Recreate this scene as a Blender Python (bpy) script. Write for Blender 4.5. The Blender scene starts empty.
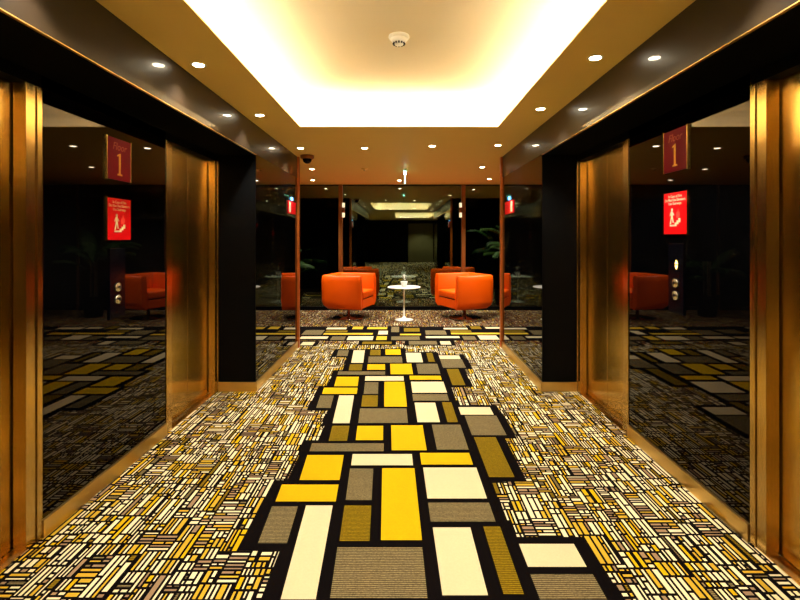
import bpy, bmesh, math, random
from mathutils import Vector, Matrix
random.seed(7)
S = bpy.context.scene
C = S.collection
PI = math.pi
F, H = 470.0, 1.40            # focal length in pixels, eye height
CEIL = 1.036 + H              # ceiling height
XL, XR = -1.68, 1.60          # lift walls
PL, PR = -1.336, 1.28         # pier and bulkhead faces
YR, YE = 4.30, 6.04           # pier near and far faces
YG = 9.14                     # window wall of the lounge

# ------------------------------------------------------------------ materials
def lin(r, g, b):
    f = lambda c: c/12.92 if c <= .04045 else ((c+.055)/1.055)**2.4
    return (f(r/255), f(g/255), f(b/255), 1)
def mat(name, col, rough=.5, metal=0, ior=1.5, spec=.5, emit=None, estr=0, noise=0, nscale=8, bump=0, bscale=60, stretch=(1,1,1), aniso=0):
    m = bpy.data.materials.new(name); m.use_nodes = True
    nt = m.node_tree; b = nt.nodes['Principled BSDF']
    b.inputs['Base Color'].default_value = col
    b.inputs['Roughness'].default_value = rough
    b.inputs['Metallic'].default_value = metal
    b.inputs['IOR'].default_value = ior
    b.inputs['Specular IOR Level'].default_value = spec
    if aniso: b.inputs['Anisotropic'].default_value = aniso
    if emit:
        b.inputs['Emission Color'].default_value = emit; b.inputs['Emission Strength'].default_value = estr
    tc = nt.nodes.new('ShaderNodeTexCoord'); mp = nt.nodes.new('ShaderNodeMapping')
    nt.links.new(tc.outputs['Object'], mp.inputs['Vector']); mp.inputs['Scale'].default_value = stretch
    if noise:
        n = nt.nodes.new('ShaderNodeTexNoise'); n.inputs['Scale'].default_value = nscale; n.inputs['Detail'].default_value = 4
        nt.links.new(mp.outputs[0], n.inputs['Vector'])
        mx = nt.nodes.new('ShaderNodeMix'); mx.data_type = 'RGBA'
        mx.inputs[6].default_value = tuple(c*(1-noise) for c in col[:3])+(1,)
        mx.inputs[7].default_value = tuple(min(1, c*(1+noise)) for c in col[:3])+(1,)
        nt.links.new(n.outputs['Fac'], mx.inputs[0]); nt.links.new(mx.outputs[2], b.inputs['Base Color'])
    if bump:
        n2 = nt.nodes.new('ShaderNodeTexNoise'); n2.inputs['Scale'].default_value = bscale; n2.inputs['Detail'].default_value = 3
        nt.links.new(mp.outputs[0], n2.inputs['Vector'])
        bp = nt.nodes.new('ShaderNodeBump'); bp.inputs['Strength'].default_value = bump; bp.inputs['Distance'].default_value = .002
        nt.links.new(n2.outputs['Fac'], bp.inputs['Height']); nt.links.new(bp.outputs[0], b.inputs['Normal'])
    return m
def ribbed(name, col, dark, scale=30):
    """woven carpet patch with fine lines running across the corridor"""
    m = mat(name, col, .95, spec=.1)
    nt = m.node_tree; b = nt.nodes['Principled BSDF']
    tc = nt.nodes.new('ShaderNodeTexCoord')
    w = nt.nodes.new('ShaderNodeTexWave'); w.bands_direction = 'Y'; w.inputs['Scale'].default_value = scale
    w.inputs['Distortion'].default_value = 1.6; w.inputs['Detail'].default_value = 2; w.inputs['Detail Scale'].default_value = .6
    nt.links.new(tc.outputs['Object'], w.inputs['Vector'])
    n = nt.nodes.new('ShaderNodeTexNoise'); n.inputs['Scale'].default_value = 160
    nt.links.new(tc.outputs['Object'], n.inputs['Vector'])
    mm = nt.nodes.new('ShaderNodeMath'); mm.operation = 'MULTIPLY'
    nt.links.new(w.outputs['Fac'], mm.inputs[0]); nt.links.new(n.outputs['Fac'], mm.inputs[1])
    ad = nt.nodes.new('ShaderNodeMath'); ad.operation = 'MULTIPLY_ADD'; ad.inputs[1].default_value = 1.6; ad.inputs[2].default_value = 0
    nt.links.new(mm.outputs[0], ad.inputs[0])
    mx = nt.nodes.new('ShaderNodeMix'); mx.data_type = 'RGBA'; mx.inputs[6].default_value = dark; mx.inputs[7].default_value = col
    nt.links.new(ad.outputs[0], mx.inputs[0]); nt.links.new(mx.outputs[2], b.inputs['Base Color'])
    return m
M = {}
M['c_black'] = mat('carpet_black', (.0045, .003, .003, 1), 1, spec=.02, bump=.4, bscale=300)
M['c_yellow'] = mat('carpet_yellow', lin(200, 163, 8), .95, spec=.1, noise=.12, nscale=120, bump=.4, bscale=300)
M['c_brown'] = mat('carpet_brown', lin(140, 86, 52), .95, spec=.1)
M['c_gold'] = mat('carpet_gold', lin(196, 160, 46), .95, spec=.1)
M['c_white'] = mat('carpet_white', lin(230, 215, 178), .95, spec=.1)
M['c_cream'] = mat('carpet_cream', lin(211, 194, 156), .95, spec=.1, noise=.08, nscale=120, bump=.4, bscale=300)
M['c_taupe'] = ribbed('carpet_taupe', lin(150, 134, 94), lin(58, 46, 26))
M['c_ochre'] = ribbed('carpet_ochre', lin(150, 124, 14), lin(74, 54, 5))
M['c_mauve'] = mat('carpet_mauve', lin(150, 122, 94), .95, spec=.1, noise=.15, nscale=150)
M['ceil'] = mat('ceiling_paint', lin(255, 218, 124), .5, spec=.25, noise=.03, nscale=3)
M['cove'] = mat('cove_paint', lin(236, 220, 182), .8, spec=.2, noise=.02, nscale=3)
M['bulk'] = mat('brown_lacquer', lin(27, 19, 11), .36, ior=1.4, spec=.25, noise=.1, nscale=2)
M['bulk'].node_tree.nodes['Principled BSDF'].inputs['Coat Weight'].default_value = .45
M['bulk'].node_tree.nodes['Principled BSDF'].inputs['Coat Roughness'].default_value = .04
M['glass'] = mat('black_glass', (.0012, .0012, .0014, 1), .02, ior=1.37, noise=.1, nscale=2)
M['glass'].node_tree.nodes['Principled BSDF'].inputs['Specular Tint'].default_value = (1, .72, .44, 1)
M['dark'] = mat('black_panel', (.002, .002, .0022, 1), .5, spec=.08, noise=.1, nscale=4)
M['soffit'] = mat('matt_black_soffit', (.003, .003, .003, 1), .9, spec=.03, noise=.1)
M['brass'] = mat('brushed_brass', lin(220, 184, 112), .24, metal=1, aniso=.9, noise=.06, nscale=6, stretch=(1, 1, 40), bump=.05, bscale=40)
M['door'] = mat('brushed_bronze_door', lin(232, 194, 112), .22, metal=1, aniso=.95, noise=.05, nscale=5, stretch=(1, 1, 30), bump=.05, bscale=30)
for k_ in ('brass', 'door'): M[k_].node_tree.nodes['Principled BSDF'].inputs['Anisotropic Rotation'].default_value = 0.0
M['skirt'] = mat('skirting_brass', lin(236, 200, 122), .34, metal=1, noise=.10, nscale=7)
M['copper'] = mat('copper_post', lin(196, 104, 40), .38, metal=.6, noise=.05)
M['bronze'] = mat('bronze_mullion', lin(150, 92, 42), .35, metal=.7, noise=.05)
M['chrome'] = mat('chrome', (.75, .75, .72, 1), .08, metal=1, noise=.02)
M['orange'] = mat('orange_leather', lin(255, 92, 0), .4, spec=.3, ior=1.45, noise=.06, nscale=5, bump=.2, bscale=90)
M['white'] = mat('white_lacquer', (.9, .88, .82, 1), .3, noise=.03)
M['red'] = mat('red_sign_and_reflection', lin(224, 4, 18), .4, spec=.2, noise=.04)
M['darkred'] = mat('dark_red_sign_plate', lin(128, 0, 32), .4, spec=.15, noise=.04)
M['gold_ink'] = mat('gold_lettering', lin(226, 160, 60), .4, metal=.4, noise=.03)
M['faint_ink'] = mat('faint_gold_lettering', lin(178, 78, 50), .5, noise=.03)
M['pale_ink'] = mat('pale_lettering', lin(250, 226, 190), .5, noise=.03)
M['pink_ink'] = mat('flame_red_ink', lin(252, 70, 60), .5, noise=.03)
M['steel'] = mat('button_steel', (.72, .66, .56, 1), .25, metal=1, noise=.05)
M['blackplastic'] = mat('black_plastic', (.002, .002, .004, 1), .12, spec=.12, noise=.05)
M['led'] = mat('warm_led', (1, .9, .7, 1), emit=(1, .95, .84, 1), estr=25)
M['lens'] = mat('lit_lens', (1, .9, .7, 1), emit=(1, .86, .60, 1), estr=30)
M['amber'] = mat('amber_arrow', (1, .6, .1, 1), emit=(1, .62, .12, 1), estr=5)
M['exit_glow'] = mat('exit_edge_glow', (.6, 1, .9, 1), emit=(.35, 1, .85, 1), estr=6)
M['green_acrylic'] = mat('green_acrylic', lin(30, 130, 80), .2, noise=.05)
M['blue_glow'] = mat('blue_reflection_glow', (.1, .4, 1, 1), emit=(.1, .4, 1, 1), estr=3)  # blue part of the reflection put in on the piers
M['leaf'] = mat('palm_leaf', lin(30, 52, 14), .6, spec=.1, noise=.35, nscale=14)
M['bark'] = mat('plant_stem', lin(80, 66, 36), .8, noise=.2)
M['soil'] = mat('potting_soil', lin(40, 28, 18), .95, noise=.3, nscale=30)
M['paving'] = mat('dark_paving', lin(40, 40, 38), .8, noise=.2)
M['olive'] = mat('olive_wall', lin(120, 108, 66), .6, noise=.08, nscale=2)

def pane_mat():
    m = bpy.data.materials.new('window_glass'); m.use_nodes = True
    nt = m.node_tree; nt.nodes.clear()
    out = nt.nodes.new('ShaderNodeOutputMaterial'); mix = nt.nodes.new('ShaderNodeMixShader')
    tr = nt.nodes.new('ShaderNodeBsdfTransparent'); tr.inputs[0].default_value = (.55, .62, .52, 1)
    gl = nt.nodes.new('ShaderNodeBsdfGlossy'); gl.inputs['Color'].default_value = (.84, .98, .78, 1); gl.inputs['Roughness'].default_value = .012
    fr = nt.nodes.new('ShaderNodeFresnel'); fr.inputs['IOR'].default_value = 2.35
    nt.links.new(fr.outputs[0], mix.inputs[0]); nt.links.new(tr.outputs[0], mix.inputs[1]); nt.links.new(gl.outputs[0], mix.inputs[2])
    nt.links.new(mix.outputs[0], out.inputs[0])
    return m
M['pane'] = pane_mat()

# ------------------------------------------------------------------ mesh helpers
def box(bm, x0, x1, y0, y1, z0, z1, mi=0, bev=0):
    x0, x1 = min(x0, x1), max(x0, x1); y0, y1 = min(y0, y1), max(y0, y1); z0, z1 = min(z0, z1), max(z0, z1)
    v = [bm.verts.new((x, y, z)) for x in (x0, x1) for y in (y0, y1) for z in (z0, z1)]
    fs = []
    for q in ((0,1,3,2), (4,6,7,5), (0,4,5,1), (2,3,7,6), (0,2,6,4), (1,5,7,3)):
        f = bm.faces.new([v[i] for i in q]); f.material_index = mi; fs.append(f)
    if bev:
        es = list({e for f in fs for e in f.edges})
        bmesh.ops.bevel(bm, geom=es, offset=bev, segments=2, profile=.7, affect='EDGES')
def lathe(bm, prof, cx=0, cy=0, n=32, axis='z', smooth=True):
    """prof: list of (r, h). closes on the axis where r == 0"""
    rings = []
    def P(r, a, h):
        if axis == 'z': return (cx + r*math.cos(a), cy + r*math.sin(a), h)
        return (h, cx + r*math.cos(a), cy + r*math.sin(a))      # axis x: cx,cy are y,z
    for r, h in prof:
        if r < 1e-6: rings.append([bm.verts.new(P(0, 0, h))])
        else: rings.append([bm.verts.new(P(r, 2*PI*k/n, h)) for k in range(n)])
    for a, b in zip(rings, rings[1:]):
        for k in range(n):
            k2 = (k+1) % n
            if len(a) == 1 and len(b) == 1: break
            if len(a) == 1: f = bm.faces.new([a[0], b[k2], b[k]])
            elif len(b) == 1: f = bm.faces.new([a[k], a[k2], b[0]])
            else: f = bm.faces.new([a[k], a[k2], b[k2], b[k]])
            f.smooth = smooth
    bmesh.ops.recalc_face_normals(bm, faces=bm.faces)
def prism(bm, pts, z0, z1, mi=0):
    a = [bm.verts.new((x, y, z0)) for x, y in pts]; b = [bm.verts.new((x, y, z1)) for x, y in pts]
    n = len(pts)
    bm.faces.new(a[::-1]).material_index = mi; bm.faces.new(b).material_index = mi
    for k in range(n): bm.faces.new([a[k], a[(k+1) % n], b[(k+1) % n], b[k]]).material_index = mi
def obj(name, bm, m, parent=None, loc=None, rot=None, smooth=False):
    me = bpy.data.meshes.new(name)
    bmesh.ops.recalc_face_normals(bm, faces=bm.faces)
    bm.to_mesh(me); bm.free()
    if smooth:
        for p in me.polygons: p.use_smooth = True
    for k in (m if isinstance(m, (list, tuple)) else [m]): me.materials.append(k)
    o = bpy.data.objects.new(name, me); C.objects.link(o)
    if parent: o.parent = parent
    if loc: o.location = loc
    if rot: o.rotation_euler = rot
    return o
def NB(): return bmesh.new()
def tag(o, label, cat, group=None):
    o['label'] = label; o['category'] = cat
    if group: o['group'] = group
    return o
def thing(name, label, cat, loc=(0,0,0), rz=0, group=None):
    o = bpy.data.objects.new(name, None); C.objects.link(o); o.empty_display_size = .1
    o.location = loc; o.rotation_euler = (0, 0, rz)
    return tag(o, label, cat, group)
def struct(name, bm, m, label=None):
    o = obj(name, bm, m); o['kind'] = 'structure'
    if label: o['label'] = label
    return o
def sbox(name, *a, m, label=None, bev=0):
    b = NB(); box(b, *a, bev=bev); return struct(name, b, m, label)

# ------------------------------------------------------------------ floor: woven carpet with bars and big blocks
floor_v, floor_f, floor_m = [], [], []
def quad(x0, x1, y0, y1, z, mi):
    n = len(floor_v)
    floor_v.extend([(x0, y0, z), (x1, y0, z), (x1, y1, z), (x0, y1, z)]); floor_f.append((n, n+1, n+2, n+3)); floor_m.append(mi)
BK, YE_, CR, TP, OC, MV, WH, GD, BR = 0, 1, 2, 3, 4, 5, 6, 7, 8
LOUNGE = False
def pick(cross):
    r = random.random()
    if LOUNGE: return BR if r < .32 else MV if r < .58 else TP if r < .66 else CR if r < .86 else GD
    if cross: return MV if r < .34 else TP if r < .38 else WH if r < .72 else GD
    return YE_ if r < .10 else GD if r < .32 else WH if r < .90 else MV if r < .95 else TP if r < .97 else OC
def bars(x0, x1, y0, y1, s):
    w, d = x1-x0, y1-y0
    cross = random.random() < .27
    g = .0108*s
    if not cross:
        x = x0
        while x < x1 - .006*s:
            bw = random.choice((.006, .009, .013, .016, .021))*s
            if x+bw > x1-g: bw = x1-g-x
            y = y0
            while y < y1 - .008*s:
                L = random.choice((.03, .07, .12, .18, .24))*s
                if y+L > y1-.02*s: L = y1-y
                if bw > .003*s: quad(x, x+bw, y, y+L-g*1.3, .001, pick(False))
                y += L
            x += bw+g
    else:
        y = y0
        while y < y1 - .006*s:
            bw = random.choice((.007, .010, .013, .020))*s
            if y+bw > y1-g: bw = y1-g-y
            x = x0
            while x < x1 - .008*s:
                L = random.choice((.03, .06, .09, .14))*s
                if x+L > x1-.015*s: L = x1-x
                if bw > .003*s: quad(x, x+L-g, y, y+bw, .001, pick(True))
                x += L
            y += bw+g*1.2
def split(x0, x1, y0, y1, s):
    w, d = x1-x0, y1-y0
    if w > .17*s or (w > .08*s and random.random() < .35 and w > d*.5):
        t = x0 + w*random.uniform(.35, .65); split(x0, t, y0, y1, s); split(t, x1, y0, y1, s)
    elif d > .26*s or (d > .10*s and random.random() < .4):
        t = y0 + d*random.uniform(.3, .7); split(x0, x1, y0, t, s); split(x0, x1, t, y1, s)
    else: bars(x0, x1, y0, y1, s)
split(-1.75, 1.68, -.6, 6.2, 1.0)
LOUNGE = True; split(-4.2, 4.2, 6.2, YG-.03, .8); LOUNGE = False
split(-4.2, 4.2, -9, -.6, 2.2)
quad(-4.6, 4.6, -9.2, YG+.02, 0, BK)
# runner of big blocks (pixel corners of the photo are converted to metres on the floor)
black = []
def fy(y): return F*H/(y-238)
def patch(xl, xr, yb, yt, mi, border=(.062, .052)):
    Y0, Y1 = fy(yb), fy(yt)
    X0, X1 = (xl-402)*Y0/F, (xr-402)*Y0/F
    # the runner lies very slightly askew to the walls
    k0, k1 = (min(0, -14+20*x)/F for x in (X0, X1)); n = len(floor_v)
    if border[0] != .062: k0 = k1 = 0
    d = Y1-Y0; floor_v.extend([(X0, Y0, .003), (X1, Y0, .003), (X1+k1*d, Y1, .003), (X0+k0*d, Y1, .003)]); floor_f.append((n, n+1, n+2, n+3)); floor_m.append(mi)
    X0 += k0*d*.5; X1 += k1*d*.5
    bx, by = border
    black.append((X0-bx, X1+bx, Y0-by, Y1+by))
Yw, Cr, Tp, Oc = YE_, CR, TP, OC
for p in [
 (299.5, 339.5, 480.5, 455.5, Yw), (351.2, 413, 465.7, 454.5, Cr), (275.5, 335.7, 502, 485, Yw), (258, 287, 543.7, 507, Tp),
 (280.7, 315.7, 600, 506, Cr), (345.7, 371.7, 500.5, 469, Tp), (339.5, 369.5, 541.7, 506, Oc), (381, 422, 540.7, 468.7, Yw),
 (330, 427.5, 599, 548, Tp), (421.5, 473, 465, 453.3, Yw), (427.5, 487, 499, 468, Cr), (430.7, 495.5, 522, 503, Tp),
 (442.5, 488, 596, 528, Cr), (503.7, 524, 595, 527, Oc), (489, 514.5, 477.5, 437.5, Oc), (528, 586.7, 567.5, 544.5, Cr),
 (540, 607, 600, 575, Tp), (472, 506.7, 435.7, 416, Tp), (461, 493.7, 415, 407.5, Cr), (391.7, 426.7, 450.7, 425.7, Yw),
 (437, 468.7, 450, 425, Tp), (417.5, 440, 422.5, 403, Cr), (447.5, 458, 422.5, 402.5, Oc), (358.3, 408, 423.3, 408.7, Tp),
 (384.2, 407, 407, 382, Yw), (412.5, 447, 393, 382, Cr), (413.2, 449.2, 401, 394.5, Tp), (410, 441.7, 380, 376, Yw),
 (365, 404, 381, 376.5, Cr), (334.2, 357.5, 386.5, 377, Yw), (363.7, 378, 394.2, 382.5, Tp), (361.2, 377.5, 407, 395.5, Oc),
 (322, 356.7, 394.2, 388, Yw), (316.2, 330.5, 408.2, 395.7, Tp), (332.5, 349.5, 423.5, 395.7, Cr), (328.7, 347, 441.2, 426.2, Oc),
 (355.7, 383, 440.5, 426.2, Yw), (309.5, 383.7, 451.7, 443.7, Tp), (336.7, 347.5, 356.2, 350.5, Tp), (351.2, 363.2, 363, 350.5, Cr),
 (370, 380.5, 355.5, 350, Oc), (385.5, 401, 355, 349.5, Yw), (368, 402.5, 363, 356.7, Tp), (348.7, 361.7, 370.7, 364.5, Oc),
 (367, 385, 370, 364.5, Yw), (337.5, 385, 375, 371.7, Tp), (390.5, 413, 374.5, 364, Yw), (407, 423, 362.5, 353, Cr),
 (428.7, 435, 362, 353, Oc), (440, 460.7, 359.2, 355.7, Cr), (443, 466, 368, 359.5, Tp), (452.5, 465.5, 385.5, 369.2, Oc),
 (418.2, 440.5, 374.2, 364, Tp)]: patch(*p)
# below the frame the runner goes on towards the camera
for (X0, X1, Y0, Y1, c) in [(-.33,-.02,1.1,1.66,Yw), (.05,.30,.9,1.70,Oc), (.40,.66,1.0,1.66,Tp), (-.62,-.42,.8,1.72,Cr), (-.38,.26,.3,.8,Tp), (.35,.6,.2,.9,Cr)]:
    quad(X0, X1, Y0, Y1, .003, c); black.append((X0-.06, X1+.06, Y0-.05, Y1+.05))
# cross runner at the end of the lobby
XB = (.055, .06)
for p in [
 (326, 346, 329.5, 327.7, Cr), (352, 362.5, 329.3, 326.8, Yw), (367, 387, 329.3, 327.3, Yw), (391, 399, 332.3, 327, Tp), (404, 420, 331.8, 328.2, Oc),
 (301, 321, 335, 330.3, Tp), (325, 347, 332.5, 330.6, Oc), (323, 372.5, 334.8, 333.2, Yw), (378, 387.5, 334.6, 331, Cr), (426, 447, 334.8, 330.6, Tp),
 (400, 421, 335.4, 334, Yw), (299, 327, 339, 336.6, Cr), (330, 344, 340.2, 336.6, Tp), (346.5, 372.5, 340.2, 336.4, Cr), (376, 386.5, 340.2, 336.4, Yw),
 (391, 420, 340.2, 336.6, Tp), (300, 312.5, 345.4, 342.2, Cr), (362, 391.5, 344.2, 341.8, Oc), (409, 437.5, 344.8, 341.2, Tp), (441, 451.5, 344.8, 341.4, Cr),
 (444, 468, 329.5, 328, Cr), (471.5, 482, 329.2, 326.4, Oc), (486, 501, 328.8, 327.4, Cr), (451, 472, 332.4, 330.4, Oc), (451.5, 501, 334.5, 332.9, Yw),
 (426, 460, 338.2, 336.4, Cr), (464, 477, 340, 336.4, Tp), (480.5, 500, 339.8, 335.6, Cr),
 (504, 526, 334.8, 332.8, Yw), (505, 530, 329.4, 327.6, Cr), (504, 521, 340, 336.6, Tp), (530, 552, 339, 336.8, Cr), (534, 560, 333.6, 330, Tp),
 (275, 296, 333.6, 330, Tp), (268, 295, 339, 336.8, Cr), (240, 272, 334.8, 332.8, Yw), (555, 590, 335, 333, Oc), (556, 580, 340, 336.6, Tp),
 (200, 232, 339, 336.8, Cr), (236, 262, 329.4, 327.6, Cr)]: patch(*p[:4], GD if p[4] == Yw else p[4], border=XB)
black.append((-4.2, 4.2, fy(340.8), fy(326.6)))
xs = sorted({v for q in black for v in q[:2]}); ys = sorted({v for q in black for v in q[2:]})
for y0, y1 in zip(ys, ys[1:]):
    run = None
    for x0, x1 in list(zip(xs, xs[1:]))+[(99, 100)]:
        mx, my = (x0+x1)/2, (y0+y1)/2
        if any(q[0] < mx < q[1] and q[2] < my < q[3] for q in black): run = (run[0] if run else x0, x1)
        elif run: quad(run[0], run[1], y0, y1, .002, BK); run = None
me = bpy.data.meshes.new('floor'); me.from_pydata(floor_v, [], floor_f)
for k in ('c_black', 'c_yellow', 'c_cream', 'c_taupe', 'c_ochre', 'c_mauve', 'c_white', 'c_gold', 'c_brown'): me.materials.append(M[k])
me.polygons.foreach_set('material_index', floor_m)
fl = bpy.data.objects.new('floor', me); C.objects.link(fl); fl['kind'] = 'structure'
fl['label'] = 'patterned carpet of small yellow, cream and taupe bars with a runner of large blocks'
sbox('floor', -4.6, 4.6, -9.2, YG+.02, -.15, -.004, m=M['paving'])

# ------------------------------------------------------------------ ceiling with lit coffers
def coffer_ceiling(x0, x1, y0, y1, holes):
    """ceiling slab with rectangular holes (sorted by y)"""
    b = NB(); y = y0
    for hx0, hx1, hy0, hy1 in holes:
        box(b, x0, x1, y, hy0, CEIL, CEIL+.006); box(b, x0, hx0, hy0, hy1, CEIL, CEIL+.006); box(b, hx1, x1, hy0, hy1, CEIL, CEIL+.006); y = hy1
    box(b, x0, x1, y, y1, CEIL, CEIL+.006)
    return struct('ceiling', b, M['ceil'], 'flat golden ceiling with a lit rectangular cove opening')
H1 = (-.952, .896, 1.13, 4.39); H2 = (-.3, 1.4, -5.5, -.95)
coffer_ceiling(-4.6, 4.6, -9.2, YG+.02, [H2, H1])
def coffer(hx0, hx1, hy0, hy1, pocket=.17, rise=.30, r=.16):
    prof = [(pocket, .005), (pocket, rise-r)]
    for k in range(1, 9):
        a = k/8*PI/2; prof.append((pocket - r*(1-math.cos(a)), rise - r*(1-math.sin(a))))
    b = NB(); rings = []
    for off, z in prof:
        rings.append([b.verts.new(p) for p in ((hx0-off, hy0-off, CEIL+z), (hx1+off, hy0-off, CEIL+z), (hx1+off, hy1+off, CEIL+z), (hx0-off, hy1+off, CEIL+z))])
    for p, q in zip(rings, rings[1:]):
        for k in range(4): b.faces.new([p[k], p[(k+1) % 4], q[(k+1) % 4], q[k]]).smooth = False
    b.faces.new(rings[-1])
    o = struct('ceiling', b, M['cove'], 'raised cream cove ceiling lit from its edges')
    return o
coffer(*H1); coffer(*H2)
def led(hx0, hx1, hy0, hy1, label):
    t = thing('cove_light', label, 'cove light', ((hx0+hx1)/2, (hy0+hy1)/2, CEIL+.006))
    cx, cy = (hx0+hx1)/2, (hy0+hy1)/2
    for a in ((hx0-.10, hx0-.07, hy0-.07, hy1+.07), (hx1+.07, hx1+.10, hy0-.07, hy1+.07), (hx0-.07, hx1+.07, hy0-.10, hy0-.07), (hx0-.07, hx1+.07, hy1+.07, hy1+.10)):
        b = NB(); box(b, a[0]-cx, a[1]-cx, a[2]-cy, a[3]-cy, .001, .005); obj('led_strip', b, M['led'], t)
led(*H1, 'warm strip lighting hidden along the edges of the ceiling cove')
led(*H2, 'warm strip lighting in the cove of the hall seen reflected')

# ------------------------------------------------------------------ walls, piers, bulkheads
YN, YB = 1.22, -.52       # mirrored layout towards and behind the camera
for side, s, XW, XP, dy in (('left', -1, XL, PL, 0), ('right', 1, XR, PR, -.03)):
    out = s*4.6
    # bulkhead over the lifts
    sbox('wall_%s_bulkhead' % side, XP, s*1.95, YB, YE, 2.165, CEIL, m=M['bulk'], label='dark brown lacquered bulkhead over the lift doors on the %s' % side)
    b = NB(); box(b, XP-s*.003, XP+s*.012, YN, YR, 2.160, 2.1645); struct('trim_1' if s < 0 else 'trim_2', b, M['skirt'])
    b = NB(); box(b, XP+s*.014, XW-s*.0, YN, YR-.006, 2.158, 2.1645); struct('wall_%s_soffit' % side, b, M['soffit'])
    sbox('wall_%s_return' % side, XP+s*.003, XW, YR-.006, YR-.0005, .085, 2.157, m=M['dark'])
    # piers
    for y0, y1 in ((YR, YE), (YB, YN)):
        sbox('wall_%s_pier' % side, XP, s*1.95, y0, y1, 0, 2.165, m=M['glass'], label='pier clad in polished black glass on the %s' % side)
    b = NB(); t_ = .012
    box(b, XP-s*t_, XP, YR-t_, YE-.06, 0, .085); box(b, XP, XW-s*.002, YR-t_-.006, YR-.0061, 0, .085)
    bs = struct('baseboard_%s' % side, b, M['skirt'])
    # wall plane behind panels, segments between the door openings
    X2 = s*1.95
    for a in ((XW+s*.02, XW+s*.105, 2.19+dy, 3.345+dy, 0, 2.16), (XW+s*.02, X2, 1.2, 4.30, 2.161, 2.175),
              (XW+s*.02, XW+s*.105, 1.2, 1.22+dy, 0, 2.10), (XW+s*.11, X2, 1.2, 4.30, 0, 2.16)):
        sbox('wall_%s' % side, *a, m=M['dark'])
    # big black glass panel between the two lifts
    b = NB(); box(b, XW, XW+s*.02, 2.190+dy, 3.345+dy, .085, 2.165)
    tag(obj('glass_panel', b, M['glass']), 'tall polished black glass panel between the two %s lift doors' % side, 'wall panel')
    b = NB(); box(b, XW-s*.012, XW+s*.02, 2.190+dy, 3.345+dy, 0, .083); struct('baseboard_%s' % side, b, M['skirt'])
    b = NB(); box(b, XW, XW+s*.02, 1.2, 4.29, 2.100, 2.158); struct('trim_3' if s < 0 else 'trim_4', b, M['dark'])
    # copper post on the far pier edge
    b = NB(); box(b, XP-s*.022, XP+s*.03, YE-.055, YE+.012, 0, CEIL-.001, bev=.004)
    tag(obj('corner_post', b, M['copper']), 'slim copper post on the far edge of the %s black glass pier' % side, 'post')
    # lounge and rear side walls
    sbox('wall_%s_lounge' % side, s*1.95, out, YE-.2, YE, 0, CEIL, m=M['dark'])
    sbox('wall_%s_lounge' % side, out, out+s*.1, YE-.2, YG+.05, 0, CEIL, m=M['dark'])
    sbox('wall_%s_hall' % side, s*1.95, out, YB, YB+.2, 0, CEIL, m=M['dark'])
    sbox('wall_%s_hall' % side, out if s < 0 else 1.95, (out if s < 0 else 1.95)+s*.1, -9.2, YB, 0, CEIL, m=M['dark'])
sbox('wall_hall', -4.6, 4.6, -9.2, -9.1, 0, CEIL, m=M['dark'])
sbox('wall_hall', .37, 1.8, -9.1, -9.04, .02, 2.25, m=M['olive'])

# ------------------------------------------------------------------ lift doors
def lift(n, s, XW, ya, yb, label):
    """opening from ya (near camera) to yb, wall face at XW"""
    t = bpy.data.objects.new('door_%d' % n, None); C.objects.link(t); t.location = (XW, (ya+yb)/2, 0); t['kind'] = 'structure'; t['label'] = label
    cy = (ya+yb)/2
    def part(name, x0, x1, y0, y1, z0, z1, m, bev=0):
        b = NB(); box(b, x0, x1, y0-cy, y1-cy, z0, z1, bev=bev); return obj(name, b, m, t)
    D = s*.066
    part('door_panel', D, D+s*.03, ya-.03, cy-.0025, .006, 2.12, M['door'], .002)
    part('door_panel', D, D+s*.03, cy+.0025, yb+.03, .006, 2.12, M['door'], .002)
    for y0, y1, e in ((ya-.055, ya, -1), (yb, yb+.055, 1)):
        part('door_frame', 0, s*.058, y0, y1, 0, 2.10, M['brass'], .002)
        if e < 0: part('door_trim', -s*.006, s*.02, y0-.034, y0-.004, 0, 2.10, M['brass'], .003)
        else: part('door_trim', -s*.006, s*.02, y1+.004, y1+(.034 if yb < 3 else .022), 0, 2.10, M['brass'], .003)
    part('door_sill', s*.0, s*.064, ya, yb, .001, .005, M['brass'])
    part('door_head', s*.001, s*.10, ya-.05, yb+.05, 2.101, 2.16, M['dark'])
lift(1, -1, XL, 1.31, 2.10, 'brushed gold lift doors nearest the camera on the left')
lift(2, -1, XL, 3.435, 4.222, 'brushed gold lift doors beyond the left black glass panel')
lift(3, 1, XR, 1.28, 2.065, 'brushed gold lift doors nearest the camera on the right')
lift(4, 1, XR, 3.405, 4.222, 'brushed gold lift doors beyond the right black glass panel')

# ------------------------------------------------------------------ writing helper
def text_mesh(name, body, size, m, parent, loc, rot, shear=0, sx=1.0, align='CENTER', extr=.0006):
    cu = bpy.data.curves.new(name, 'FONT'); cu.body = body; cu.size = size; cu.align_x = align; cu.align_y = 'CENTER'
    cu.shear = shear; cu.extrude = extr; cu.space_line = .95
    o = bpy.data.objects.new(name, cu); C.objects.link(o)
    dg = bpy.context.evaluated_depsgraph_get()
    me = bpy.data.meshes.new_from_object(o.evaluated_get(dg)); bpy.data.objects.remove(o)
    me.materials.clear(); me.materials.append(m)
    for v in me.vertices: v.co.x *= sx
    q = bpy.data.objects.new(name, me); C.objects.link(q); q.parent = parent; q.location = loc; q.rotation_euler = rot
    return q
def polys(name, plist, m, parent, loc, rot, t=.0012):
    b = NB()
    for pts in plist: prism(b, pts, 0, t)
    return obj(name, b, m, parent, loc, rot)
def circ(cx, cy, r, n=14): return [(cx+r*math.cos(2*PI*k/n), cy+r*math.sin(2*PI*k/n)) for k in range(n)]
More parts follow.
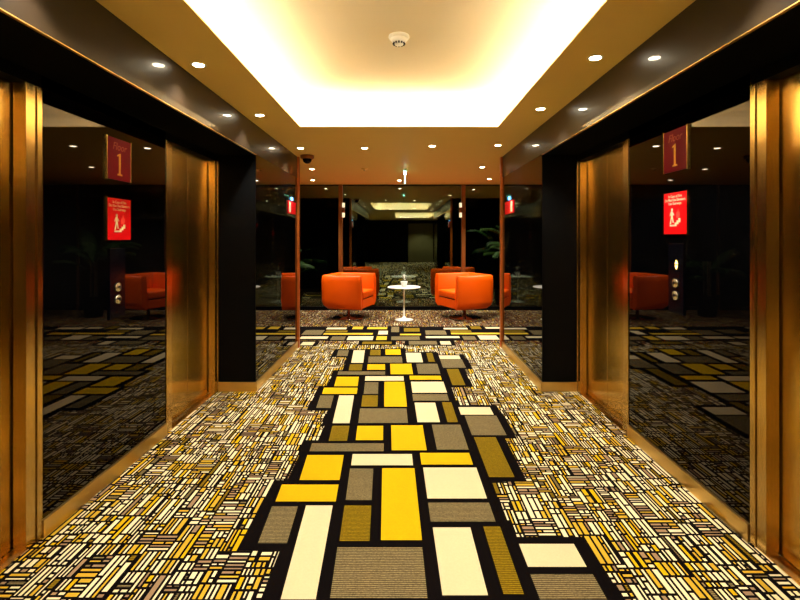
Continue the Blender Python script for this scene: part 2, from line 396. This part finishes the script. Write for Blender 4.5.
# a sign lies on a wall with its face turned to the lobby: local x = reading direction, local y = up
for side, s, XW, z1, z2, dy in (('left', -1, XL, 1.861, 1.39, 0), ('right', 1, XR, 1.911, 1.424, -.01)):
    rot = (PI/2, 0, PI/2) if s < 0 else (PI/2, 0, -PI/2)
    yc = 2.747+dy+(.03 if s < 0 else 0); th = .011; w, h = .228, .243
    def plate(t, mm, hh, edge):
        b = NB(); box(b, -s*.0, -s*th, -w/2, w/2, -hh/2, hh/2, bev=.002); obj('plate', b, mm, t)
        for e in (-1, 1):
            b = NB(); box(b, 0, -s*(th+.001), e*w/2, e*(w/2+edge), -hh/2-.004, hh/2+.004); obj('edge_strip', b, M['brass'], t)
    t = thing('floor_number_sign', 'dark red Floor 1 sign high on the %s black glass panel' % side, 'sign', (XW, yc, z1)); plate(t, M['darkred'], h, .006)
    f = -s*(th+.0004)
    text_mesh('lettering', 'Floor', .062, M['faint_ink'], t, (f, 0, .073), rot, shear=.25)
    one = [(-.022, -.062), (.026, -.062), (.026, -.054), (.010, -.051), (.010, .062), (.002, .062), (-.024, .050), (-.024, .043), (-.008, .046), (-.008, -.051), (-.022, -.054)]
    polys('numeral', [[(x*1.0, y*1.05-.028) for x, y in one]], M['gold_ink'], t, (f, 0, 0), rot)
    t = thing('fire_safety_sign', 'bright red fire stairs sign on the %s glass below the Floor 1 sign' % side, 'sign', (XW, yc, z2+.12)); plate(t, M['red'], .243, .003)
    text_mesh('lettering', 'In Case of Fire\nDo Not Use Elevators\nUse Stairways', .0225, M['pale_ink'], t, (f, 0, .078), rot)
    man = [circ(-.028, .022, .0095), [(-.040, .012), (-.022, .012), (-.018, -.022), (-.038, -.022)], [(-.038, -.020), (-.028, -.020), (-.038, -.062), (-.050, -.062)],
           [(-.028, -.020), (-.018, -.020), (-.010, -.055), (-.020, -.055)], [(-.022, .010), (-.004, -.008), (-.008, -.014), (-.024, .0)], [(-.040, .010), (-.052, -.012), (-.046, -.015), (-.034, .002)]]
    st = [[(-.050, -.076), (.0, -.076), (.0, -.066), (-.050, -.066)], [(.0, -.076), (.018, -.076), (.018, -.054), (.0, -.054)], [(.018, -.064), (.036, -.064), (.036, -.042), (.018, -.042)], [(.036, -.054), (.056, -.054), (.056, -.030), (.036, -.030)]]
    polys('stair_figure', man+st, M['pale_ink'], t, (f, 0, 0), rot)
    fl_ = [(.016, -.028), (.044, -.028), (.052, -.008), (.046, .010), (.040, .0), (.034, .026), (.026, .004), (.020, .012), (.012, -.008)]
    polys('flame', [fl_], M['pink_ink'], t, (f, 0, 0), rot)
    # call panel
    zt = 1.34 if s < 0 else 1.37
    t = thing('call_panel', ('black call panel with two steel buttons on the left glass' if s < 0 else 'black call panel with lit amber arrows on the right glass'), 'lift call panel', (XW, 2.765+(0 if s < 0 else -.03), zt-.205))
    b = NB(); box(b, 0, -s*.008, -.075, .075, -.205, .205, bev=.002); obj('plate', b, M['blackplastic'], t)
    for bz in ((1.111, 1.040) if s < 0 else (1.137, 1.065)):
        b = NB(); x1, x2 = sorted((-s*.008, -s*.016)); r = .026
        lathe(b, [(0, -s*.016), (r*.6, -s*.016), (r*.66, -s*.0145), (r*.8, -s*.0145), (r*.86, -s*.016), (r, -s*.015), (r, -s*.008)], 0, bz-(zt-.205), 24, 'x')
        bt = obj('button', b, M['steel'], t)
        tri = [[(-.009, -.006), (.009, -.006), (0, .009)]] if bz > 1.1 else [[(-.009, .006), (0, -.009), (.009, .006)]]
        polys('arrow_mark', tri, M['blackplastic'], bt, (-s*.0162, 0, bz-(zt-.205)), rot, .0006)
    if s > 0:
        for e, zz in ((1, 1.258), (-1, 1.232)):
            polys('arrow_light', [[(-.013, -.009*e), (.013, -.009*e), (0, .013*e)][::e]], M['amber'], t, (-s*.0084, -.01, zz-(zt-.205)), rot, .002)
# red glow reflected in the pier glass, put in as plates with blue glow
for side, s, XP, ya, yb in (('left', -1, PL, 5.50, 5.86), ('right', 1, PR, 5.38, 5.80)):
    t = thing('red_reflection', 'red reflection put in as a small plate near the far edge of the %s glass pier' % side, 'sign', (XP, (ya+yb)/2, 1.765))
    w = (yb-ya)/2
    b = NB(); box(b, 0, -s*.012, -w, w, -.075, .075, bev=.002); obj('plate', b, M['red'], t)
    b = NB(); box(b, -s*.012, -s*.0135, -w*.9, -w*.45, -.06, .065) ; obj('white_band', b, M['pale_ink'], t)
    b = NB(); box(b, 0, -s*.012, -.03, .03, .09, .125); obj('blue_reflection', b, M['blue_glow'], t)

# ------------------------------------------------------------------ window wall of the lounge
XM = 1.19
t = NB()
gw = []
for n, (x0, x1) in enumerate(((-4.6, -2.95), (-2.91, -XM-.04), (-XM+.04, XM-.04), (XM+.04, 2.91), (2.95, 4.6))):
    w = bpy.data.objects.new('window_%d' % (n+1), None); C.objects.link(w); w.location = ((x0+x1)/2, YG, 0); w['kind'] = 'structure'
    hw = (x1-x0)/2
    b = NB(); box(b, -hw, hw, -.006, .006, .07, CEIL-.02); obj('pane', b, M['pane'], w)
    b = NB(); box(b, -hw, hw, -.03, .03, .002, .07); box(b, -hw, hw, -.03, .03, CEIL-.02, CEIL-.001); obj('window_frame', b, M['dark'], w)
for n, x in enumerate((-2.93, -XM, XM, 2.93)):
    b = NB(); wd = .038 if abs(x) < 2 else .018
    box(b, x-wd, x+wd, YG-.05, YG+.04, .001, CEIL-.002, bev=.003); struct('trim_%d' % (5+n), b, M['bronze'])
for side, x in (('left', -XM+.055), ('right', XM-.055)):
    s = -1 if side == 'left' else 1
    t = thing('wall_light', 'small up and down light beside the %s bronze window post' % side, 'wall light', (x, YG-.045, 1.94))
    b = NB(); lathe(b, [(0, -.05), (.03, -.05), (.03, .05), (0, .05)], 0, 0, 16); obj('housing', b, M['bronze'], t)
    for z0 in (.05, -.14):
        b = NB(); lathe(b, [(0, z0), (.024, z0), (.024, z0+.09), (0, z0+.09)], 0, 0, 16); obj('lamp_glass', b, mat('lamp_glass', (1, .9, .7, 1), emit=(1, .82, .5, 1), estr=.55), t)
# outside terrace
sbox('floor', -5, 5, YG+.04, 14, -.1, -.005, m=M['paving'], label='dark terrace outside the lounge window')
sbox('wall_terrace', -5, 5, 13.0, 13.2, 0, 3.2, m=M['dark'])

# ------------------------------------------------------------------ tub armchairs
def tub_chair(label, loc, rz, base_label=None):
    t = thing('tub_armchair', label, 'armchair', loc, rz, None)
    W, D, Z0, Z1, T = .41, .37, .19, .765, .105     # half width, half depth; local +x is the front
    def sq(hx, hy, r, n=6, cx=0, cy=0):
        pts = []
        for sx, sy, a0 in ((1, 1, 0), (-1, 1, PI/2), (-1, -1, PI), (1, -1, 3*PI/2)):
            for k in range(n+1):
                a = a0 + k/n*PI/2; pts.append((cx+sx*(hx-r)+r*math.cos(a), cy+sy*(hy-r)+r*math.sin(a)))
        return pts
    # outer shell: U in plan, open to +x, with a rim rolled over the top
    def U(o, r):
        """outline of the U from the front end of one arm round the back to the other; o insets it"""
        pts = [(D, -(W-o))]
        for k in range(9):
            a = -PI/2 - k/8*PI/2; pts.append((-(D-o)+r+r*math.cos(a), -(W-o)+r+r*math.sin(a)))
        for k in range(9):
            a = PI - k/8*PI/2; pts.append((-(D-o)+r+r*math.cos(a), (W-o)-r+r*math.sin(a)))
        pts.append((D, W-o)); return pts
    b = NB(); rings = []
    prof = [(.085, Z0+.003, .08), (.022, Z0+.066, .11), (0, Z0+.13, .12), (-.004, Z1-.10, .12), (.003, Z1-.018, .12), (.020, Z1, .11), (T-.02, Z1-.004, .05), (T-.004, Z1-.02, .04), (T+.012, Z0+.20, .04), (T+.012, Z0+.02, .04)]
    for o, z, r in prof:
        rings.append([b.verts.new((x if x < D-.001 else D-(.012 if z > Z1-.03 or z < Z0+.03 else 0), y, z)) for x, y in U(o, r)])
    for p, q in zip(rings, rings[1:]):
        for k in range(len(p)-1): b.faces.new([p[k], p[k+1], q[k+1], q[k]])
    p, q = rings[-1], rings[0]
    for k in range(len(p)-1): b.faces.new([p[k], p[k+1], q[k+1], q[k]])
    for e in (0, -1): b.faces.new([r[e] for r in rings])
    o = obj('shell', b, M['orange'], t)
    for pl in o.data.polygons: pl.use_smooth = len(pl.vertices) == 4
    # base tray under the cushion
    b = NB()
    lo = sq(D-.05, W-.07, .03, 4); hi = sq(D-.004, W-T-.013, .01, 4)
    box(b, -D+.12, D-.006, -(W-T-.013), W-T-.013, Z0+.02, Z0+.165, bev=.015); obj('front_rail', b, M['orange'], t)
    b = NB(); box(b, -D+.10, D-.020, -(W-T-.018), W-T-.018, Z0+.172, Z0+.180); obj('seam', b, M['blackplastic'], t)
    b = NB(); box(b, -D+.10, D-.002, -(W-T-.014), W-T-.014, Z0+.180, Z0+.30, bev=.032); o = obj('seat_cushion', b, M['orange'], t, smooth=True)
    b = NB(); lathe(b, [(0, .016), (.026, .016), (.026, Z0+.005), (.10, Z0+.010), (.10, Z0+.022), (0, Z0+.022)], 0, 0, 24); obj('pedestal', b, M['chrome'], t)
    b = NB(); lathe(b, [(0, .004), (.285, .004), (.29, .009), (.26, .014), (.06, .020), (.03, .032), (0, .032)], 0, 0, 40); obj('base_plate', b, M['chrome'], t)
    return t
tub_chair('orange leather tub armchair left of the white table facing right', (-.935, 8.26, 0), -math.radians(15))
tub_chair('orange leather tub armchair right of the white table facing left', (1.10, 8.26, 0), PI+math.radians(24))

# ------------------------------------------------------------------ pedestal table with a candle pot
TX, TY = .035, 8.02
t = thing('side_table', 'small round white pedestal table between the orange armchairs', 'table', (TX, TY, 0))
b = NB(); lathe(b, [(0, .548), (.24, .548), (.275, .556), (.282, .563), (.275, .570), (0, .570)], 0, 0, 40); obj('tabletop', b, M['white'], t)
b = NB(); lathe(b, [(.016, .03), (.013, .10), (.012, .40), (.016, .53), (.05, .548), (0, .548)], 0, 0, 20); obj('stem', b, M['white'], t)
b = NB(); lathe(b, [(0, .004), (.155, .004), (.158, .010), (.11, .018), (.04, .034), (.016, .07), (0, .07)], 0, 0, 36); obj('base_plate', b, M['white'], t)
t = thing('flower_pot', 'small white pot with a pale bloom on the round white table', 'flower pot', (TX+.0, TY-.02, .5705))
b = NB(); lathe(b, [(0, 0), (.038, 0), (.058, .085), (.060, .092), (.052, .092), (.048, .078), (0, .078)], 0, 0, 24); obj('pot', b, M['white'], t)
b = NB()
for k in range(26):
    a = random.uniform(0, 2*PI); r = random.uniform(0, .035); h = .115+random.uniform(0, .085); L = .022
    v = Vector((r*math.cos(a), r*math.sin(a), h)); d = Vector((math.cos(a), math.sin(a), random.uniform(.2, 1))).normalized(); w = d.cross(Vector((0, 0, 1))).normalized()
    b.faces.new([b.verts.new(v-d*L*.4), b.verts.new(v+w*L*.5+d*L*.2), b.verts.new(v+d*L), b.verts.new(v-w*L*.5+d*L*.2)])
obj('bloom', b, M['white'], t)
b = NB(); lathe(b, [(0, .078), (.004, .078), (.003, .16), (0, .16)], 0, 0, 8); obj('flower_stem', b, M['leaf'], t)

# ------------------------------------------------------------------ plants
def frond(b, base, az, lean, L, n=22, droop=1.0, leaf=.20, wid=.016):
    """an arching palm frond with paired leaflets"""
    d = Vector((math.cos(az)*math.sin(lean), math.sin(az)*math.sin(lean), math.cos(lean)))
    p = Vector(base); pts = [p.copy()]; step = L/n
    for k in range(n):
        d = (d + Vector((0, 0, -.075*droop*(.3+k/n)))).normalized(); p = p + d*step; pts.append(p.copy())
    for k in range(n):
        a, c = pts[k], pts[k+1]; t_ = (c-a).normalized(); sd = t_.cross(Vector((0, 0, 1))).normalized(); w = .006*(1-k/n)+.0015
        b.faces.new([b.verts.new(a-sd*w), b.verts.new(a+sd*w), b.verts.new(c+sd*w*.9), b.verts.new(c-sd*w*.9)])
        if k > n*.2:
            f = math.sin(PI*(k/n-.2)/.8*.9+.25); ll = leaf*max(.25, f)
            for e in (-1, 1):
                dd = (sd*e + t_*.75 + Vector((0, 0, -.25))).normalized(); q = t_*wid*.5
                m1 = a + dd*ll*.5 + Vector((0, 0, .01)); tip = a + dd*ll + Vector((0, 0, -.03))
                b.faces.new([b.verts.new(a-q), b.verts.new(m1-q*1.3), b.verts.new(tip), b.verts.new(m1+q*1.3), b.verts.new(a+q)])
def palm(label, loc, specs):
    t = thing('potted_palm', label, 'potted plant', loc)
    b = NB(); lathe(b, [(0, .002), (.14, .002), (.19, .36), (.20, .38), (.175, .38), (.165, .34), (0, .34)], 0, 0, 28); obj('pot', b, M['blackplastic'], t)
    b = NB(); lathe(b, [(0, .345), (.16, .345), (0, .36)], 0, 0, 20); obj('soil', b, M['soil'], t)
    b = NB()
    for k in range(5):
        a = k*2*PI/5; lathe(b, [(.014, .34), (.010, .9), (0, 1.0)], .05*math.cos(a), .05*math.sin(a), 8)
    obj('stems', b, M['bark'], t)
    b = NB()
    for az, lean, L, z, dr in specs: frond(b, (0, 0, z), az, lean, L, droop=dr)
    obj('fronds', b, M['leaf'], t)
random.seed(3)
sp = [(k*.78+random.uniform(-.2, .2), random.uniform(.25, .75), random.uniform(.65, 1.0), random.uniform(.7, 1.0), random.uniform(.9, 1.6)) for k in range(13)]
palm('tall potted palm by the right end of the lounge behind the pier', (2.12, 8.35, 0), sp+[(PI+.1, .42, 1.05, 1.0, 1.5), (PI-.25, .8, .75, .9, 1.0)])
palm('leafy potted palm at the left end of the lounge behind the pier', (-2.25, 8.40, 0), [(a, l+.1, L*.85, z*.75, d) for a, l, L, z, d in sp]+[(0, .9, .75, .75, 1.0), (-.3, .7, .7, .7, 1.2)])
def shrub(label, loc, h, r):
    t = thing('shrub', label, 'shrub', loc)
    b = NB()
    for k in range(9):
        a = k*.7; lathe(b, [(.008, 0), (.004, h*.7), (0, h*.75)], .06*math.cos(a)*(k % 3), .06*math.sin(a)*(k % 3), 6)
    obj('stems', b, M['bark'], t)
    b = NB()
    for k in range(420):
        z = random.uniform(.08, 1)*h; rr = r*math.sin(min(1, z/h*1.1+.2)*2.6)*random.uniform(.4, 1); a = random.uniform(0, 2*PI)
        v = Vector((rr*math.cos(a), rr*math.sin(a), z)); d = Vector((random.gauss(0, 1), random.gauss(0, 1), random.gauss(.2, 1))).normalized(); w = d.orthogonal().normalized(); L = random.uniform(.04, .08)
        b.faces.new([b.verts.new(v), b.verts.new(v+d*L*.5+w*L*.25), b.verts.new(v+d*L), b.verts.new(v+d*L*.5-w*L*.25)])
    obj('leaves', b, M['leaf'], t)
for lab, x, h in (('low shrub outside the window behind the left armchair', -.95, .75), ('low shrub outside the window left of the white table', -.35, .85), ('low shrub outside the window right of the white table', .45, .8), ('low shrub outside the window behind the right armchair', 1.1, .9)):
    shrub(lab, (x, 9.75, 0), h, .34)

# ------------------------------------------------------------------ ceiling fixtures
n_dl = 0
def downlight(x, y, label, power=14, spread=100, blend=.6):
    t = thing('downlight', label, 'downlight', (x, y, CEIL), 0, 'recessed ceiling downlights')
    b = NB(); lathe(b, [(.030, -.002), (.040, -.006), (.044, -.003), (.044, .0)], 0, 0, 28); obj('trim_ring', b, M['white'], t)
    b = NB(); lathe(b, [(0, -.004), (.031, -.004), (.031, .0)], 0, 0, 24); obj('lens', b, M['lens'], t)
    L = bpy.data.lights.new('downlight_lamp', 'SPOT'); L.energy = power; L.color = (1, .94, .80); L.spot_size = math.radians(spread); L.spot_blend = blend; L.shadow_soft_size = .03
    o = bpy.data.objects.new('downlight_lamp', L); C.objects.link(o); o.parent = t; o.location = (0, 0, -.02)
PW = 42
for x, y, lab in [
 (-1.216, 2.81, 'lit downlight, nearest of the left row along the bulkhead'), (-1.20, 3.96, 'lit downlight, second of the left row along the bulkhead'),
 (1.11, 2.70, 'lit downlight, nearest of the right row along the bulkhead'), (1.11, 3.77, 'lit downlight, second of the right row along the bulkhead'),
 (-1.17, 5.41, 'lit downlight beside the far edge of the left pier'), (1.07, 5.24, 'lit downlight beside the far edge of the right pier'),
 (-.43, 5.41, 'lit downlight beyond the cove, left of centre'), (.34, 5.29, 'lit downlight beyond the cove, right of centre'),
 (-1.35, 7.06, 'lit downlight of the lounge just right of the left post, nearer one'), (1.17, 6.86, 'lit downlight of the lounge near the right post, nearer one'),
 (-1.60, 8.40, 'lit downlight of the lounge by the left post, farther one'), (1.53, 8.25, 'lit downlight of the lounge by the right post, farther one'),
 (-.05, 8.45, 'lit downlight of the lounge above the white table')]:
    downlight(x, y, lab, PW*(3.0 if y > 6 and x > 1 else 2.2 if y > 6 else 1))
for x, y in ((-1.2, 1.66), (1.11, 1.63), (-1.2, .5), (1.11, .5)):
    downlight(x, y, 'lit downlight above the camera beside the bulkhead', PW)
for x, y in ((-1.2, -1.3), (-1.2, -3.2), (-1.2, -5.2), (-2.6, -2.2), (-2.6, -4.4), (.5, -6.6), (1.1, -8.2)):
    downlight(x, y, 'lit downlight in the hall seen reflected in the window', PW*2.5)
# smoke detector in the cove
sy = F*(CEIL+.30-H)/(238-36)
t = thing('smoke_detector', 'white smoke detector in the middle of the cove ceiling', 'smoke detector', (-.02, sy, CEIL+.30))
b = NB(); lathe(b, [(0, 0), (.068, 0), (.070, -.010), (.062, -.020), (0, -.020)], 0, 0, 32); obj('base', b, M['white'], t)
b = NB(); lathe(b, [(0, -.020), (.056, -.020), (.048, -.040), (.034, -.050), (0, -.050)], 0, 0, 32); obj('housing', b, M['white'], t)
b = NB()
for k in range(12):
    a = 2*PI*k/12
    c = Vector((.037*math.cos(a), .037*math.sin(a), -.051)); box(b, c.x-.005, c.x+.005, c.y-.005, c.y+.005, -.057, -.047)
obj('vents', b, M['blackplastic'], t)
b = NB(); lathe(b, [(0, -.049), (.028, -.049), (.024, -.060), (0, -.062)], 0, 0, 24); obj('cap', b, M['white'], t)
# dome camera
t = thing('dome_camera', 'dark dome security camera on the ceiling by the left pier post', 'security camera', (-1.19, 5.90, CEIL))
b = NB(); lathe(b, [(0, 0), (.085, 0), (.085, -.030), (.070, -.045), (0, -.045)], 0, 0, 32); obj('housing', b, M['bronze'], t)
b = NB(); lathe(b, [(.058, -.045)]+[(.058*math.cos(a*PI/16), -.045-.058*math.sin(a*PI/16)) for a in range(1, 8)]+[(0, -.103)], 0, 0, 28); obj('dome', b, M['blackplastic'], t)
# sprinkler
for x, y, lab in ((-.56, 7.0, 'small round sprinkler head on the ceiling left of the exit sign'),):
    t = thing('sprinkler', lab, 'sprinkler', (x, y, CEIL))
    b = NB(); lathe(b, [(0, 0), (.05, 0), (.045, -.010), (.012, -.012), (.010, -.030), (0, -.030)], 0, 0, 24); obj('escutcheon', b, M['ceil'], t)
    b = NB(); lathe(b, [(0, -.030), (.018, -.032), (.018, -.035), (0, -.037)], 0, 0, 16); obj('deflector', b, M['chrome'], t)
# hanging exit sign seen edge on
t = thing('exit_sign', 'glowing edge lit exit sign hanging edge on from the ceiling', 'exit sign', (.045, 7.2, CEIL))
b = NB(); box(b, -.02, .02, -.17, .17, -.035, 0, bev=.003); obj('housing', b, M['white'], t)
b = NB(); box(b, -.02, .02, -.165, .165, -.039, -.0355); obj('light_bar', b, M['exit_glow'], t)
b = NB(); box(b, -.004, .004, -.16, .16, -.22, -.0395); pn = obj('panel', b, M['green_acrylic'], t)
b = NB(); box(b, -.0045, .0045, -.166, -.1605, -.22, -.0395); obj('lit_edge', b, M['exit_glow'], t)

# ------------------------------------------------------------------ world, camera
w = bpy.data.worlds.new('night'); S.world = w; w.use_nodes = True
w.node_tree.nodes['Background'].inputs[0].default_value = (.01, .014, .02, 1); w.node_tree.nodes['Background'].inputs[1].default_value = .3
cam = bpy.data.cameras.new('camera'); co = bpy.data.objects.new('camera', cam); C.objects.link(co)
co.location = (0, 0, H); co.rotation_euler = (PI/2, 0, 0)
cam.sensor_width = 36; cam.lens = F/800*36; cam.shift_x = -2/800; cam.shift_y = -62/800; cam.clip_start = .05
S.camera = co
S.view_settings.view_transform = 'Standard'; S.view_settings.look = 'None'; S.view_settings.gamma = 1; S.view_settings.use_curve_mapping = False
S.view_settings.exposure = 0.98
